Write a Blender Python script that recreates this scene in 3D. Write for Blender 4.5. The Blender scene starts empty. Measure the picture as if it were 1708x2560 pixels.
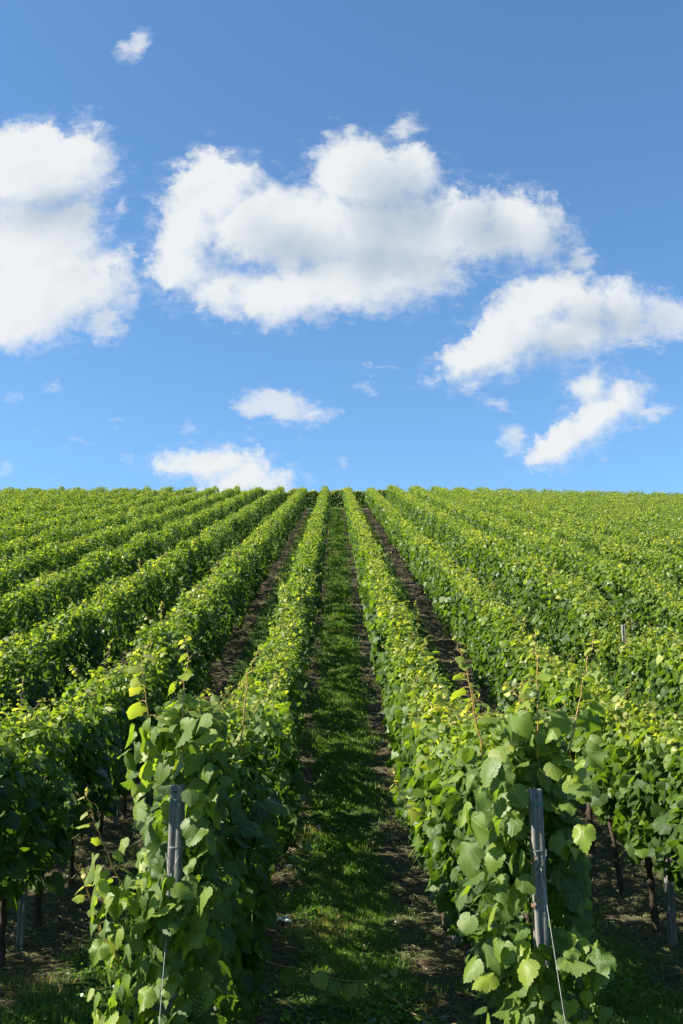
import bpy, bmesh, math, random
import numpy as np
from mathutils import Vector, Matrix

R = math.radians
rng = np.random.default_rng(7)
random.seed(7)
SC = bpy.context.scene
COL = SC.collection

# ------------------------------------------------------------------ camera
CAM_Z = 2.1
PITCH, YAW = 11.9, 0.376
cam_d = bpy.data.cameras.new('camera')
cam_d.sensor_fit = 'VERTICAL'; cam_d.sensor_height = 36.0; cam_d.lens = 35.0
cam_d.clip_start = 0.05; cam_d.clip_end = 3000
cam = bpy.data.objects.new('camera', cam_d); COL.objects.link(cam)
cam.location = (0, 0, CAM_Z)
cam.rotation_euler = (R(90 + PITCH), 0, R(-YAW))
SC.camera = cam

# ------------------------------------------------------------------ light and sky
SUN_EL, SUN_AZ = 38.0, 261.0        # azimuth clockwise from the direction of the rows (270 = square left)
SUN_STRENGTH, SKY_STRENGTH = 5.0, 0.063
SC.view_settings.view_transform = 'Standard'; SC.view_settings.look = 'None'
SC.view_settings.exposure = 1.5; SC.view_settings.gamma = 1.0
SC.view_settings.use_curve_mapping = False
SC.cycles.max_bounces = 7; SC.cycles.diffuse_bounces = 3; SC.cycles.glossy_bounces = 2; SC.cycles.transmission_bounces = 5

sun_dir = Vector((math.sin(R(SUN_AZ)) * math.cos(R(SUN_EL)), math.cos(R(SUN_AZ)) * math.cos(R(SUN_EL)), math.sin(R(SUN_EL))))
sl = bpy.data.lights.new('sun', 'SUN'); sl.energy = SUN_STRENGTH; sl.angle = R(0.5); sl.color = (1.0, 0.93, 0.78)
so = bpy.data.objects.new('sun', sl); COL.objects.link(so)
so.rotation_euler = sun_dir.to_track_quat('Z', 'Y').to_euler()
so.location = sun_dir * 50

# blobs are (x/y, z/y, half width, half height, turn, weight) of sky directions, y along the rows
THICK = [(-0.3414, 0.5909, 0.0911, 0.0635, 0, 1.0), (-0.2802, 0.6124, 0.0337, 0.04, 0, 1.0), (-0.3218, 0.5076, 0.0708, 0.0564, 0, 1.0), (-0.281, 0.5387, 0.0285, 0.0363, 0, 1.0), (-0.3093, 0.4569, 0.0889, 0.0553, 0, 1.0), (-0.33, 0.417, 0.0557, 0.0347, 10, 1.0), (-0.249, 0.4672, 0.0281, 0.0354, 0, 1.0), (-0.3522, 0.4021, 0.0277, 0.0197, 20, 1.0), (-0.1345, 0.5759, 0.0599, 0.0448, 10, 1.0), (-0.1665, 0.5288, 0.0356, 0.0569, 0, 1.0), (-0.1697, 0.4826, 0.033, 0.0356, 0, 1.0), (-0.081, 0.5291, 0.0713, 0.0492, 0, 1.0), (0.0095, 0.5923, 0.0458, 0.0477, 20, 1.0), (0.0431, 0.5871, 0.0722, 0.045, -20, 1.0), (-0.0238, 0.5189, 0.0712, 0.0567, 0, 1.0), (0.0616, 0.5089, 0.0807, 0.0617, 0, 1.0), (0.0235, 0.463, 0.0893, 0.0404, 0, 1.0), (-0.0608, 0.4426, 0.0702, 0.0275, -8, 1.0), (-0.1266, 0.4524, 0.0328, 0.0226, -25, 1.0), (0.1333, 0.5298, 0.0477, 0.0441, 0, 1.0), (0.2047, 0.5249, 0.0548, 0.0425, -15, 1.0), (0.1708, 0.5093, 0.057, 0.0257, 5, 1.0), (0.1038, 0.4835, 0.0354, 0.0433, 0, 1.0), (0.2131, 0.4384, 0.0492, 0.0361, 35, 1.0), (0.1861, 0.4035, 0.0605, 0.0371, 30, 1.0), (0.1481, 0.3764, 0.0301, 0.0171, 15, 1.0), (0.2673, 0.4436, 0.0446, 0.0276, -25, 1.0), (0.3046, 0.4387, 0.0376, 0.0326, 0, 1.0), (0.2469, 0.4086, 0.0513, 0.0297, 15, 1.0), (0.2592, 0.4687, 0.0189, 0.0228, 0, 1.0), (0.1856, 0.3887, 0.0488, 0.0255, 18, 1.0), (0.2662, 0.3475, 0.0231, 0.0252, 0, 1.0), (0.2753, 0.3115, 0.0504, 0.0238, 38, 1.0), (0.232, 0.283, 0.0387, 0.016, 20, 1.0), (0.3012, 0.338, 0.0253, 0.0289, 35, 1.0), (-0.1262, 0.2636, 0.0451, 0.0177, 5, 1.0), (-0.101, 0.2428, 0.0427, 0.0241, 0, 1.0), (-0.1712, 0.2589, 0.027, 0.0093, 0, 1.0), (-0.0806, 0.2368, 0.0359, 0.0148, 0, 1.0), (0.2006, 0.5456, 0.0455, 0.0324, 0, 1.0), (0.1458, 0.3749, 0.037, 0.0205, 20, 1.0), (0.0817, 0.5925, 0.0338, 0.0318, 0, 1.0)]
THIN = [(0.3576, 0.4238, 0.0445, 0.0349, 0, 1.0), (0.3261, 0.4064, 0.0373, 0.0198, 0, 1.0), (-0.0616, 0.3252, 0.0549, 0.0239, -8, 1.0), (-0.025, 0.3166, 0.0365, 0.0134, -5, 1.0), (-0.2293, 0.7522, 0.0168, 0.0348, -30, 1.0), (0.0827, 0.6586, 0.0156, 0.012, 20, 1.0), (0.3422, 0.4388, 0.0282, 0.0201, 20, 1.0), (-0.2956, 0.3448, 0.0156, 0.0082, 5, 1.0), (-0.2298, 0.3091, 0.0127, 0.0043, 18, 1.0), (-0.3132, 0.2971, 0.01, 0.0047, 25, 1.0), (-0.3382, 0.3317, 0.0128, 0.0077, 0, 1.0), (0.0309, 0.347, 0.0138, 0.0126, 25, 1.0), (0.0852, 0.3476, 0.0092, 0.0043, 0, 1.0), (0.1473, 0.3473, 0.0184, 0.0184, 10, 1.0), (0.1697, 0.3281, 0.0229, 0.0077, -10, 1.0), (0.1867, 0.29, 0.0182, 0.0236, 0, 1.0), (0.2791, 0.2714, 0.01, 0.0075, 0, 1.0), (0.3345, 0.3188, 0.0344, 0.0134, 10, 1.0), (-0.0271, 0.292, 0.0109, 0.0043, 10, 1.0), (-0.0884, 0.2904, 0.0118, 0.0085, 0, 1.0), (-0.1499, 0.2988, 0.0136, 0.0076, -10, 1.0), (-0.34, 0.2595, 0.0117, 0.0056, 0, 1.0), (-0.2957, 0.248, 0.0063, 0.0028, 0, 1.0), (0.0462, 0.3664, 0.0277, 0.0039, 0, 1.0), (0.106, 0.3544, 0.0184, 0.0097, 20, 1.0), (-0.2452, 0.586, 0.0192, 0.0148, -20, 1.0), (-0.2365, 0.5545, 0.0119, 0.0209, -20, 1.0), (-0.2266, 0.4926, 0.0165, 0.023, 0, 1.0), (-0.2199, 0.4472, 0.0187, 0.0201, 0, 1.0), (0.1395, 0.5875, 0.0135, 0.0095, -10, 1.0), (0.0777, 0.6488, 0.0244, 0.019, 0, 1.0), (-0.267, 0.2821, 0.0181, 0.0038, 0, 1.0), (0.2649, 0.4891, 0.0237, 0.0255, 0, 1.0), (-0.2465, 0.4172, 0.0279, 0.0297, 0, 1.0), (0.293, 0.3989, 0.0373, 0.0099, 0, 1.0), (0.0093, 0.2615, 0.0136, 0.0093, 40, 1.0)]
SHADE = [(0.0644, 0.5452, 0.0478, 0.0573, 0, 0.75), (0.0613, 0.4834, 0.0519, 0.0305, 0, 0.4), (0.1665, 0.5248, 0.0524, 0.0311, 0, 0.75), (-0.0427, 0.5035, 0.0521, 0.0256, 0, 0.3), (0.2941, 0.4187, 0.0468, 0.0224, 0, 0.6), (-0.3095, 0.5386, 0.0475, 0.0259, 0, 0.35), (0.2419, 0.5044, 0.0285, 0.0257, 0, 0.4), (0.246, 0.3889, 0.0372, 0.0197, 0, 0.3)]


class NT:
    """small helper round a node tree"""
    def __init__(self, tree): self.t = tree; self.N = tree.nodes; self.L = tree.links
    def new(self, kind, **kw):
        n = self.N.new(kind)
        for k, v in kw.items(): setattr(n, k, v)
        return n
    def put(self, sock, v):
        if hasattr(v, 'links') or isinstance(v, bpy.types.NodeSocket): self.L.new(v, sock)
        else: sock.default_value = v
    def m(self, op, a, b=0.0, c=0.0, clamp=False):
        n = self.new('ShaderNodeMath', operation=op); n.use_clamp = clamp
        self.put(n.inputs[0], a); self.put(n.inputs[1], b); self.put(n.inputs[2], c)
        return n.outputs[0]
    def v(self, op, a, b=(0, 0, 0)):
        n = self.new('ShaderNodeVectorMath', operation=op)
        self.put(n.inputs[0], a)
        if op == 'SCALE': self.put(n.inputs['Scale'], b)
        else: self.put(n.inputs[1], b)
        return n.outputs['Value'] if op in ('LENGTH', 'DOT_PRODUCT', 'DISTANCE') else n.outputs['Vector']
    def noise(self, vec, scale, detail=4.0, rough=0.55, dist=0.0, lac=2.0):
        n = self.new('ShaderNodeTexNoise'); n.inputs['Scale'].default_value = scale
        n.inputs['Detail'].default_value = detail; n.inputs['Roughness'].default_value = rough
        n.inputs['Distortion'].default_value = dist; n.inputs['Lacunarity'].default_value = lac
        if vec is not None: self.L.new(vec, n.inputs['Vector'])
        return n
    def ramp(self, fac, stops, interp='LINEAR'):
        n = self.new('ShaderNodeValToRGB'); self.put(n.inputs[0], fac); e = n.color_ramp.elements
        n.color_ramp.interpolation = interp
        while len(e) < len(stops): e.new(0.5)
        for k, (p, c) in enumerate(stops): e[k].position = p; e[k].color = (*c, 1) if len(c) == 3 else c
        return n.outputs[0]
    def mix(self, fac, a, b, blend='MIX'):
        n = self.new('ShaderNodeMix', data_type='RGBA', blend_type=blend)
        self.put(n.inputs[0], fac); self.put(n.inputs[6], a); self.put(n.inputs[7], b)
        return n.outputs[2]
    def smooth(self, x, lo, hi):
        n = self.new('ShaderNodeMapRange', interpolation_type='SMOOTHSTEP')
        self.put(n.inputs[0], x); n.inputs[1].default_value = lo; n.inputs[2].default_value = hi
        return n.outputs[0]

def blob_field(g, vec, blobs, soft):
    """union of cone-shaped ellipses: positive inside, about a length in sky units"""
    acc = None; sx = g.new('ShaderNodeSeparateXYZ'); g.L.new(vec, sx.inputs[0])
    for cx, cy, rx, ry, rot, w in blobs:
        mp = g.new('ShaderNodeMapping', vector_type='TEXTURE')
        cv = g.new('ShaderNodeCombineXYZ'); g.L.new(sx.outputs[0], cv.inputs[0]); g.L.new(sx.outputs[1], cv.inputs[1])
        if acc is not None: g.L.new(acc, cv.inputs[2])      # one after the other keeps the shader's stack short
        g.L.new(cv.outputs[0], mp.inputs['Vector'])
        mp.inputs['Location'].default_value = (cx, cy, 0); mp.inputs['Rotation'].default_value = (0, 0, R(rot))
        mp.inputs['Scale'].default_value = (rx, ry, 1e6)
        ln = g.v('LENGTH', mp.outputs[0])
        rm = math.sqrt(rx * ry)
        d = g.m('MULTIPLY_ADD', ln, -rm, rm)
        acc = d if acc is None else g.m('SMOOTH_MAX', acc, d, soft)
    return acc

def build_sky():
    w = bpy.data.worlds.new('World'); SC.world = w; w.use_nodes = True
    w.cycles.sampling_method = 'MANUAL'; w.cycles.sample_map_resolution = 256
    # density of the heavy clouds as a node group, so that it can be read at two places
    gt = bpy.data.node_groups.new('cloud_density', 'ShaderNodeTree')
    gt.interface.new_socket('p', in_out='INPUT', socket_type='NodeSocketVector')
    gt.interface.new_socket('d', in_out='OUTPUT', socket_type='NodeSocketFloat')
    gt.interface.new_socket('s', in_out='OUTPUT', socket_type='NodeSocketFloat')
    g = NT(gt); gi = g.new('NodeGroupInput'); go = g.new('NodeGroupOutput')
    p = gi.outputs[0]
    w1 = g.noise(p, 9.0, 3.0, 0.5); w2 = g.noise(p, 42.0, 5.0, 0.6)
    warp = g.v('SCALE', g.v('SUBTRACT', w1.outputs['Color'], (0.5, 0.5, 0.5)), 0.036)
    warp2 = g.v('SCALE', g.v('SUBTRACT', w2.outputs['Color'], (0.5, 0.5, 0.5)), 0.022)
    q = g.v('ADD', g.v('ADD', p, warp), warp2)
    q = g.v('MULTIPLY', q, (1, 1, 0))
    field = blob_field(g, q, THICK, 0.022)
    fb = g.noise(p, 24.0, 9.0, 0.64)
    det = g.m('MULTIPLY_ADD', fb.outputs['Fac'], 0.084, -0.0425)
    g.L.new(g.m('ADD', field, det), go.inputs[0]); g.L.new(field, go.inputs[1])

    n = NT(w.node_tree); n.N.clear()
    out = n.new('ShaderNodeOutputWorld'); bg = n.new('ShaderNodeBackground')
    sky = n.new('ShaderNodeTexSky', sky_type='NISHITA')
    sky.sun_disc = False; sky.sun_elevation = R(SUN_EL); sky.sun_rotation = R(SUN_AZ)
    sky.altitude = 300; sky.air_density = 1.0; sky.dust_density = 0.4; sky.ozone_density = 1.6
    tc = n.new('ShaderNodeTexCoord'); sp = n.new('ShaderNodeSeparateXYZ'); n.L.new(tc.outputs['Generated'], sp.inputs[0])
    yy = n.m('MAXIMUM', sp.outputs[1], 0.02)
    cb = n.new('ShaderNodeCombineXYZ')
    n.L.new(n.m('DIVIDE', sp.outputs[0], yy), cb.inputs[0]); n.L.new(n.m('DIVIDE', sp.outputs[2], yy), cb.inputs[1])
    p = cb.outputs[0]
    def dens(vec):
        gn = n.new('ShaderNodeGroup'); gn.node_tree = gt; n.L.new(vec, gn.inputs[0]); return gn.outputs[0], gn.outputs[1]
    d0, s0 = dens(p)
    d1, s1 = dens(n.v('ADD', p, (-0.050, 0.030, 0)))
    # edges towards the sun are crisp, those away from it fray out
    d2, s2 = dens(n.v('ADD', p, (-0.012, 0.010, 0)))
    away = n.smooth(n.m('SUBTRACT', s2, s0), -0.010, 0.012)
    sv = n.noise(p, 12.0, 2.0, 0.5).outputs['Fac']
    softness = n.m('ADD', n.m('MULTIPLY_ADD', away, 0.024, 0.016), n.m('MULTIPLY', n.smooth(sv, 0.4, 0.7), 0.016))
    a = n.m('DIVIDE', n.m('ADD', d0, 0.004), softness, clamp=True)
    a = n.m('MULTIPLY', a, n.m('SUBTRACT', 2.0, a))
    # thin rags of cloud
    wn = n.noise(n.v('MULTIPLY', p, (0.75, 1.3, 1)), 40.0, 8.0, 0.63)
    qq = n.v('ADD', p, n.v('SCALE', n.v('SUBTRACT', wn.outputs['Color'], (0.5, 0.5, 0.5)), 0.05))
    tf = blob_field(n, n.v('MULTIPLY', qq, (1, 1, 0)), THIN, 0.004)
    tn = n.noise(n.v('MULTIPLY', p, (0.8, 1.25, 1)), 60.0, 8.0, 0.66).outputs['Fac']
    ta = n.m('MULTIPLY', n.smooth(n.m('ADD', tf, n.m('MULTIPLY_ADD', tn, 0.030, -0.0165)), -0.002, 0.022), 0.74)
    near_cloud = n.m('MULTIPLY', n.smooth(n.m('ADD', s0, n.m('MULTIPLY_ADD', tn, 0.12, -0.065)), -0.022, 0.02), 0.30)
    ta = n.m('MAXIMUM', ta, near_cloud)
    front = n.smooth(sp.outputs[1], 0.05, 0.2)
    al = n.m('MULTIPLY', n.m('MAXIMUM', a, ta), front, clamp=True)
    # how much cloud lies between a point and the sun greys it
    thick = n.smooth(s1, -0.005, 0.11)
    # relief: billows that face the sun are brighter than those that face away
    bn = lambda q: n.noise(q, 15.0, 6.0, 0.58, 0.3).outputs['Fac']
    relief = n.m('SUBTRACT', bn(n.v('ADD', p, (-0.010, 0.007, 0))), bn(p))
    sh = blob_field(n, n.v('ADD', p, n.v('MULTIPLY', n.v('SCALE', n.v('SUBTRACT', n.noise(p, 12.0, 3.0, 0.5).outputs['Color'], (0.5, 0.5, 0.5)), 0.06), (1, 1, 0))), SHADE, 0.012)
    shade = n.smooth(sh, -0.030, 0.045)
    grey = n.m('ADD', n.m('ADD', n.m('MULTIPLY', thick, 0.30), n.m('MULTIPLY', shade, 0.66)), n.m('MULTIPLY', relief, 0.55), clamp=True)
    ccol = n.ramp(grey, [(0.0, (0.306, 0.314, 0.320)), (0.45, (0.218, 0.244, 0.270)), (1.0, (0.138, 0.180, 0.230))])
    skyc = n.mix(1.0, sky.outputs[0], (SKY_STRENGTH,) * 3 + (1,), 'MULTIPLY')
    skyc = n.mix(1.0, skyc, (0.73, 1.02, 1.20, 1), 'MULTIPLY')
    n.L.new(n.mix(al, skyc, ccol), bg.inputs['Color']); bg.inputs['Strength'].default_value = 1.0
    n.L.new(bg.outputs[0], out.inputs[0])
build_sky()

# ------------------------------------------------------------------ small tools
def tag(o, label=None, cat=None, group=None, kind=None):
    if label: o['label'] = label
    if cat: o['category'] = cat
    if group: o['group'] = group
    if kind: o['kind'] = kind
    return o
def empty(name, loc=(0, 0, 0)):
    o = bpy.data.objects.new(name, None); o.location = loc; o.empty_display_size = 0.2; COL.objects.link(o); return o
def link(name, me, mat=None, parent=None, loc=(0, 0, 0)):
    o = bpy.data.objects.new(name, me); COL.objects.link(o); o.location = loc
    if mat is not None and not me.materials:
        for mm in (mat if isinstance(mat, (list, tuple)) else [mat]): me.materials.append(mm)
    if parent is not None: o.parent = parent
    return o
def np_mesh(name, V, T, attr=None, smooth=False, mats=None):
    """V (n,3), T (m,3) triangles, attr (n,4) stored as the colour attribute 'leaf'"""
    me = bpy.data.meshes.new(name)
    V = np.ascontiguousarray(V, np.float32); T = np.ascontiguousarray(T, np.int32)
    me.vertices.add(len(V)); me.vertices.foreach_set('co', V.ravel())
    me.loops.add(T.size); me.loops.foreach_set('vertex_index', T.ravel())
    me.polygons.add(len(T)); me.polygons.foreach_set('loop_start', np.arange(0, T.size, 3, dtype=np.int32))
    if attr is not None:
        a = me.attributes.new('leaf', 'FLOAT_COLOR', 'POINT'); a.data.foreach_set('color', np.ascontiguousarray(attr, np.float32).ravel())
    if mats is not None: me.polygons.foreach_set('material_index', np.ascontiguousarray(mats, np.int32))
    me.update(calc_edges=True)
    if smooth: me.polygons.foreach_set('use_smooth', np.ones(len(T), bool))
    return me
class Pool:
    """collects triangle pieces into one mesh"""
    def __init__(self): self.V = []; self.T = []; self.A = []; self.M = []; self.n = 0
    def add(self, V, T, A=None, mat=0):
        V = np.asarray(V, float).reshape(-1, 3); T = np.asarray(T, int).reshape(-1, 3)
        self.V.append(V); self.T.append(T + self.n); self.n += len(V)
        self.A.append(np.zeros((len(V), 4)) if A is None else np.broadcast_to(np.asarray(A, float), (len(V), 4)))
        self.M.append(np.full(len(T), mat))
    def mesh(self, name, smooth=False):
        return np_mesh(name, np.concatenate(self.V), np.concatenate(self.T), np.concatenate(self.A), smooth, np.concatenate(self.M))
def tube(pts, rad, k=6, cap=True):
    """swept tube through pts with a radius per point"""
    P = np.asarray(pts, float); n = len(P); rad = np.broadcast_to(np.asarray(rad, float), (n,))
    tg = np.gradient(P, axis=0); tg /= np.linalg.norm(tg, axis=1)[:, None] + 1e-9
    up = np.array([0.31, 0.77, 0.12]) if abs(tg[0][2]) > 0.8 else np.array([0, 0, 1.0])
    a = np.cross(tg, up); a /= np.linalg.norm(a, axis=1)[:, None] + 1e-9; b = np.cross(a, tg)
    th = np.arange(k) * 2 * np.pi / k
    V = P[:, None, :] + rad[:, None, None] * (np.cos(th)[None, :, None] * a[:, None, :] + np.sin(th)[None, :, None] * b[:, None, :])
    V = V.reshape(-1, 3); T = []
    for i in range(n - 1):
        for j in range(k):
            q0 = i * k + j; q1 = i * k + (j + 1) % k
            T += [(q0, q1, q1 + k), (q0, q1 + k, q0 + k)]
    if cap:
        V = np.vstack([V, P[0], P[-1]]); c0 = n * k; c1 = c0 + 1
        for j in range(k):
            T += [(c0, (j + 1) % k, j), (c1, (n - 1) * k + j, (n - 1) * k + (j + 1) % k)]
    return V, np.array(T)
def wave(seed, lo, hi, n=7):
    """smooth 1-D wander in -1..1 with wavelengths between lo and hi metres"""
    g = np.random.default_rng(seed); k = 2 * np.pi / np.exp(g.uniform(np.log(lo), np.log(hi), n)); ph = g.uniform(0, 6.28, n); am = g.uniform(.5, 1, n); am /= np.sqrt((am ** 2).sum())
    return lambda y: (np.sin(np.multiply.outer(np.asarray(y, float), k) + ph) * am).sum(-1)
_lat = np.random.default_rng(3).random((64, 64, 64))
def vnoise(P):
    """3-D value noise 0..1"""
    P = np.asarray(P, float); I = np.floor(P).astype(int); f = P - I; f = f * f * (3 - 2 * f); r = 0
    for dx in (0, 1):
        for dy in (0, 1):
            for dz in (0, 1):
                wgt = np.abs(1 - dx - f[:, 0]) * np.abs(1 - dy - f[:, 1]) * np.abs(1 - dz - f[:, 2])
                r = r + wgt * _lat[(I[:, 0] + dx) % 64, (I[:, 1] + dy) % 64, (I[:, 2] + dz) % 64]
    return r

# ------------------------------------------------------------------ terrain
ROW0 = 0.127            # middle of the grass alley
SPACING = 2.0
Y0, Y1 = 5.8, 88.6      # first and last vine of the rows
_gy = np.arange(-400, 900, 0.1)
_sl = 0.271 / (1 + np.exp(-(_gy - 11.1) / 1.2)) * np.interp(_gy, [86, 100, 110, 140, 900], [1, .68, 0.0, -.35, -.35])
_gz = np.concatenate([[0], np.cumsum((_sl[1:] + _sl[:-1]) * 0.05)])
def ground(x, y):
    x = np.asarray(x, float); y = np.asarray(y, float)
    z = np.interp(y, _gy, _gz)
    tilt = np.clip((y - 18) / 60, 0, 1); tilt = tilt * tilt * (3 - 2 * tilt)
    z = z - 0.024 * np.maximum(0, x - 5) * tilt - 0.004 * np.maximum(0, -x - 6) * tilt
    z = z + 0.025 * np.sin(1.7 * y + 0.6 * np.sin(x * 1.3)) * np.sin(x * 2.1 + 0.4) + 0.02 * np.sin(0.83 * y + 1.1 * x)
    return z

# ------------------------------------------------------------------ materials
def new_mat(name):
    m = bpy.data.materials.new(name); m.use_nodes = True; n = NT(m.node_tree); n.N.clear()
    return m, n, n.new('ShaderNodeOutputMaterial')
def principled(n, color, rough=0.6, spec=0.5, normal=None):
    b = n.new('ShaderNodeBsdfPrincipled'); n.put(b.inputs['Base Color'], color); n.put(b.inputs['Roughness'], rough)
    n.put(b.inputs['Specular IOR Level'], spec)
    if normal is not None: n.L.new(normal, b.inputs['Normal'])
    return b
def bump(n, h, strength=0.5, dist=0.02):
    b = n.new('ShaderNodeBump'); b.inputs['Strength'].default_value = strength; b.inputs['Distance'].default_value = dist
    n.L.new(h, b.inputs['Height']); return b.outputs[0]

def geo_pos(n): return n.new('ShaderNodeTexCoord').outputs['Object']
def leaf_material(name, veins, stops, trans=0.46, rough=0.52, spec=0.42):
    m, n, out = new_mat(name)
    at = n.new('ShaderNodeAttribute', attribute_name='leaf'); sp = n.new('ShaderNodeSeparateColor'); n.L.new(at.outputs['Color'], sp.inputs[0])
    age, rnd, u = sp.outputs[0], sp.outputs[1], sp.outputs[2]; v = at.outputs['Alpha']
    col = n.ramp(age, stops)
    col = n.mix(1.0, col, n.ramp(rnd, [(0, (0.66, 0.72, 0.80)), (0.5, (1, 1, 1)), (1, (1.40, 1.30, 1.10))]), 'MULTIPLY')
    normal = None
    if veins:
        au = n.m('ABSOLUTE', u); vv = n.m('ADD', v, -0.03); ds = None
        for a in (0, 42, 92):
            c, s = math.cos(R(a)), math.sin(R(a))
            d = n.m('ABSOLUTE', n.m('SUBTRACT', n.m('MULTIPLY', au, c), n.m('MULTIPLY', vv, s)))
            fw = n.m('ADD', n.m('MULTIPLY', au, s), n.m('MULTIPLY', vv, c))
            d = n.m('ADD', d, n.m('MULTIPLY', n.m('LESS_THAN', fw, 0.0), 1.0))
            ds = d if ds is None else n.m('MINIMUM', ds, d)
        # side veins: stripes that run off the midrib
        wv = n.m('PINGPONG', n.m('ADD', n.m('MULTIPLY', vv, 1.0), n.m('MULTIPLY', au, -0.8)), 0.055)
        vein = n.m('MAXIMUM', n.m('SUBTRACT', 1.0, n.smooth(ds, 0.008, 0.030)), n.m('MULTIPLY', n.m('SUBTRACT', 1.0, n.smooth(wv, 0.002, 0.012)), 0.35))
        col = n.mix(n.m('MULTIPLY', vein, 0.30), col, (0.20, 0.27, 0.09, 1))
        puck = n.noise(geo_pos(n), 90.0, 3.0).outputs['Fac']
        spot = n.m('MULTIPLY', n.smooth(n.noise(geo_pos(n), 55.0, 2.0).outputs['Fac'], 0.66, 0.72), n.smooth(rnd, 0.55, 0.9))
        col = n.mix(n.m('MULTIPLY', spot, 0.6), col, (0.16, 0.10, 0.045, 1))
        normal = bump(n, n.m('ADD', n.m('MULTIPLY', vein, -1.0), n.m('MULTIPLY', puck, 0.6)), 0.35, 0.004)
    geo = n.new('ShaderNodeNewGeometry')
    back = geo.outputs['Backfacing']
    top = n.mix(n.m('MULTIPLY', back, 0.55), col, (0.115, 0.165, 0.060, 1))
    b = principled(n, top, n.m('ADD', n.m('MULTIPLY_ADD', rnd, -0.24, rough + 0.12), n.m('MULTIPLY', back, 0.2), clamp=True), spec, normal)
    t = n.new('ShaderNodeBsdfTranslucent')
    n.L.new(n.mix(1.0, col, (2.0, 2.0, 0.58, 1), 'MULTIPLY'), t.inputs['Color'])
    mx = n.new('ShaderNodeMixShader'); mx.inputs[0].default_value = trans
    n.L.new(b.outputs[0], mx.inputs[1]); n.L.new(t.outputs[0], mx.inputs[2]); n.L.new(mx.outputs[0], out.inputs[0])
    return m
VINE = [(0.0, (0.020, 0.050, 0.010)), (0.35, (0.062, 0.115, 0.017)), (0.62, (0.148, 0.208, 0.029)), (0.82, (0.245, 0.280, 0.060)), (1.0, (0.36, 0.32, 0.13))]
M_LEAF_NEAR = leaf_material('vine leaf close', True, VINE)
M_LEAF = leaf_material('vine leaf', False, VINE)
GRASS = [(0.0, (0.034, 0.090, 0.007)), (0.5, (0.090, 0.185, 0.014)), (0.75, (0.14, 0.19, 0.035)), (0.9, (0.26, 0.21, 0.09)), (1.0, (0.36, 0.28, 0.15))]
M_GRASS = leaf_material('grass blade', False, GRASS, 0.35, 0.5, 0.4)
M_WEED = leaf_material('weed leaf', False, GRASS, 0.35, 0.42, 0.5)
M_STRAW = leaf_material('dead straw', False, [(0, (0.09, 0.066, 0.042)), (0.5, (0.16, 0.12, 0.08)), (1, (0.36, 0.29, 0.20))], 0.15, 0.7, 0.2)

def stem_material():
    m, n, out = new_mat('young shoot'); at = n.new('ShaderNodeAttribute', attribute_name='leaf')
    sp = n.new('ShaderNodeSeparateColor'); n.L.new(at.outputs['Color'], sp.inputs[0])
    c = n.ramp(sp.outputs[0], [(0, (0.15, 0.16, 0.035)), (0.5, (0.25, 0.15, 0.045)), (1, (0.34, 0.23, 0.06))])
    n.L.new(principled(n, c, 0.45, 0.5).outputs[0], out.inputs[0]); return m
M_STEM = stem_material()
def bark_material():
    m, n, out = new_mat('vine bark'); tc = n.new('ShaderNodeTexCoord')
    st = n.noise(n.v('MULTIPLY', tc.outputs['Object'], (1, 1, 0.12)), 90.0, 6.0, 0.6).outputs['Fac']
    pt = n.noise(tc.outputs['Object'], 7.0, 3.0).outputs['Fac']
    c = n.ramp(st, [(0.3, (0.022, 0.016, 0.012)), (0.6, (0.075, 0.055, 0.042)), (0.8, (0.15, 0.12, 0.095))])
    c = n.mix(n.m('MULTIPLY', n.smooth(pt, 0.5, 0.7), 0.4), c, (0.11, 0.10, 0.075, 1))
    n.L.new(principled(n, c, 0.9, 0.2, bump(n, st, 0.9, 0.012)).outputs[0], out.inputs[0]); return m
M_BARK = bark_material()
def wood_material():
    m, n, out = new_mat('weathered wood'); tc = n.new('ShaderNodeTexCoord')
    st = n.noise(n.v('MULTIPLY', tc.outputs['Object'], (1, 1, 0.035)), 160.0, 7.0, 0.65).outputs['Fac']
    bd = n.noise(n.v('MULTIPLY', tc.outputs['Object'], (1, 1, 0.09)), 30.0, 4.0, 0.6).outputs['Fac']
    c = n.ramp(n.m('ADD', n.m('MULTIPLY', st, 0.6), n.m('MULTIPLY', bd, 0.4)), [(0.33, (0.035, 0.032, 0.029)), (0.48, (0.125, 0.121, 0.116)), (0.62, (0.225, 0.22, 0.212)), (0.75, (0.33, 0.32, 0.305))])
    pt = n.noise(tc.outputs['Object'], 12.0, 3.0).outputs['Fac']
    c = n.mix(n.m('MULTIPLY', n.smooth(pt, 0.55, 0.75), 0.4), c, (0.16, 0.14, 0.105, 1))
    n.L.new(principled(n, c, 0.85, 0.25, bump(n, st, 0.8, 0.006)).outputs[0], out.inputs[0]); return m
M_WOOD = wood_material()
def plain(name, color, rough, metal=0.0, var=0.25, scale=40.0):
    m, n, out = new_mat(name); tc = n.new('ShaderNodeTexCoord'); f = n.noise(tc.outputs['Object'], scale, 4.0).outputs['Fac']
    c = n.mix(n.smooth(f, 0.3, 0.7), tuple(x * (1 - var) for x in color) + (1,), tuple(min(1, x * (1 + var)) for x in color) + (1,))
    b = principled(n, c, rough, 0.5); b.inputs['Metallic'].default_value = metal
    n.L.new(b.outputs[0], out.inputs[0]); return m
M_WIRE = plain('galvanised wire', (0.30, 0.30, 0.30), 0.5, 0.4)
M_TWINE = plain('teal twine', (0.06, 0.16, 0.15), 0.6)
M_DRY = plain('dry tendril', (0.26, 0.16, 0.09), 0.7)
M_PLASTIC = plain('white plastic film', (0.45, 0.46, 0.48), 0.4, 0, 0.06)
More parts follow.
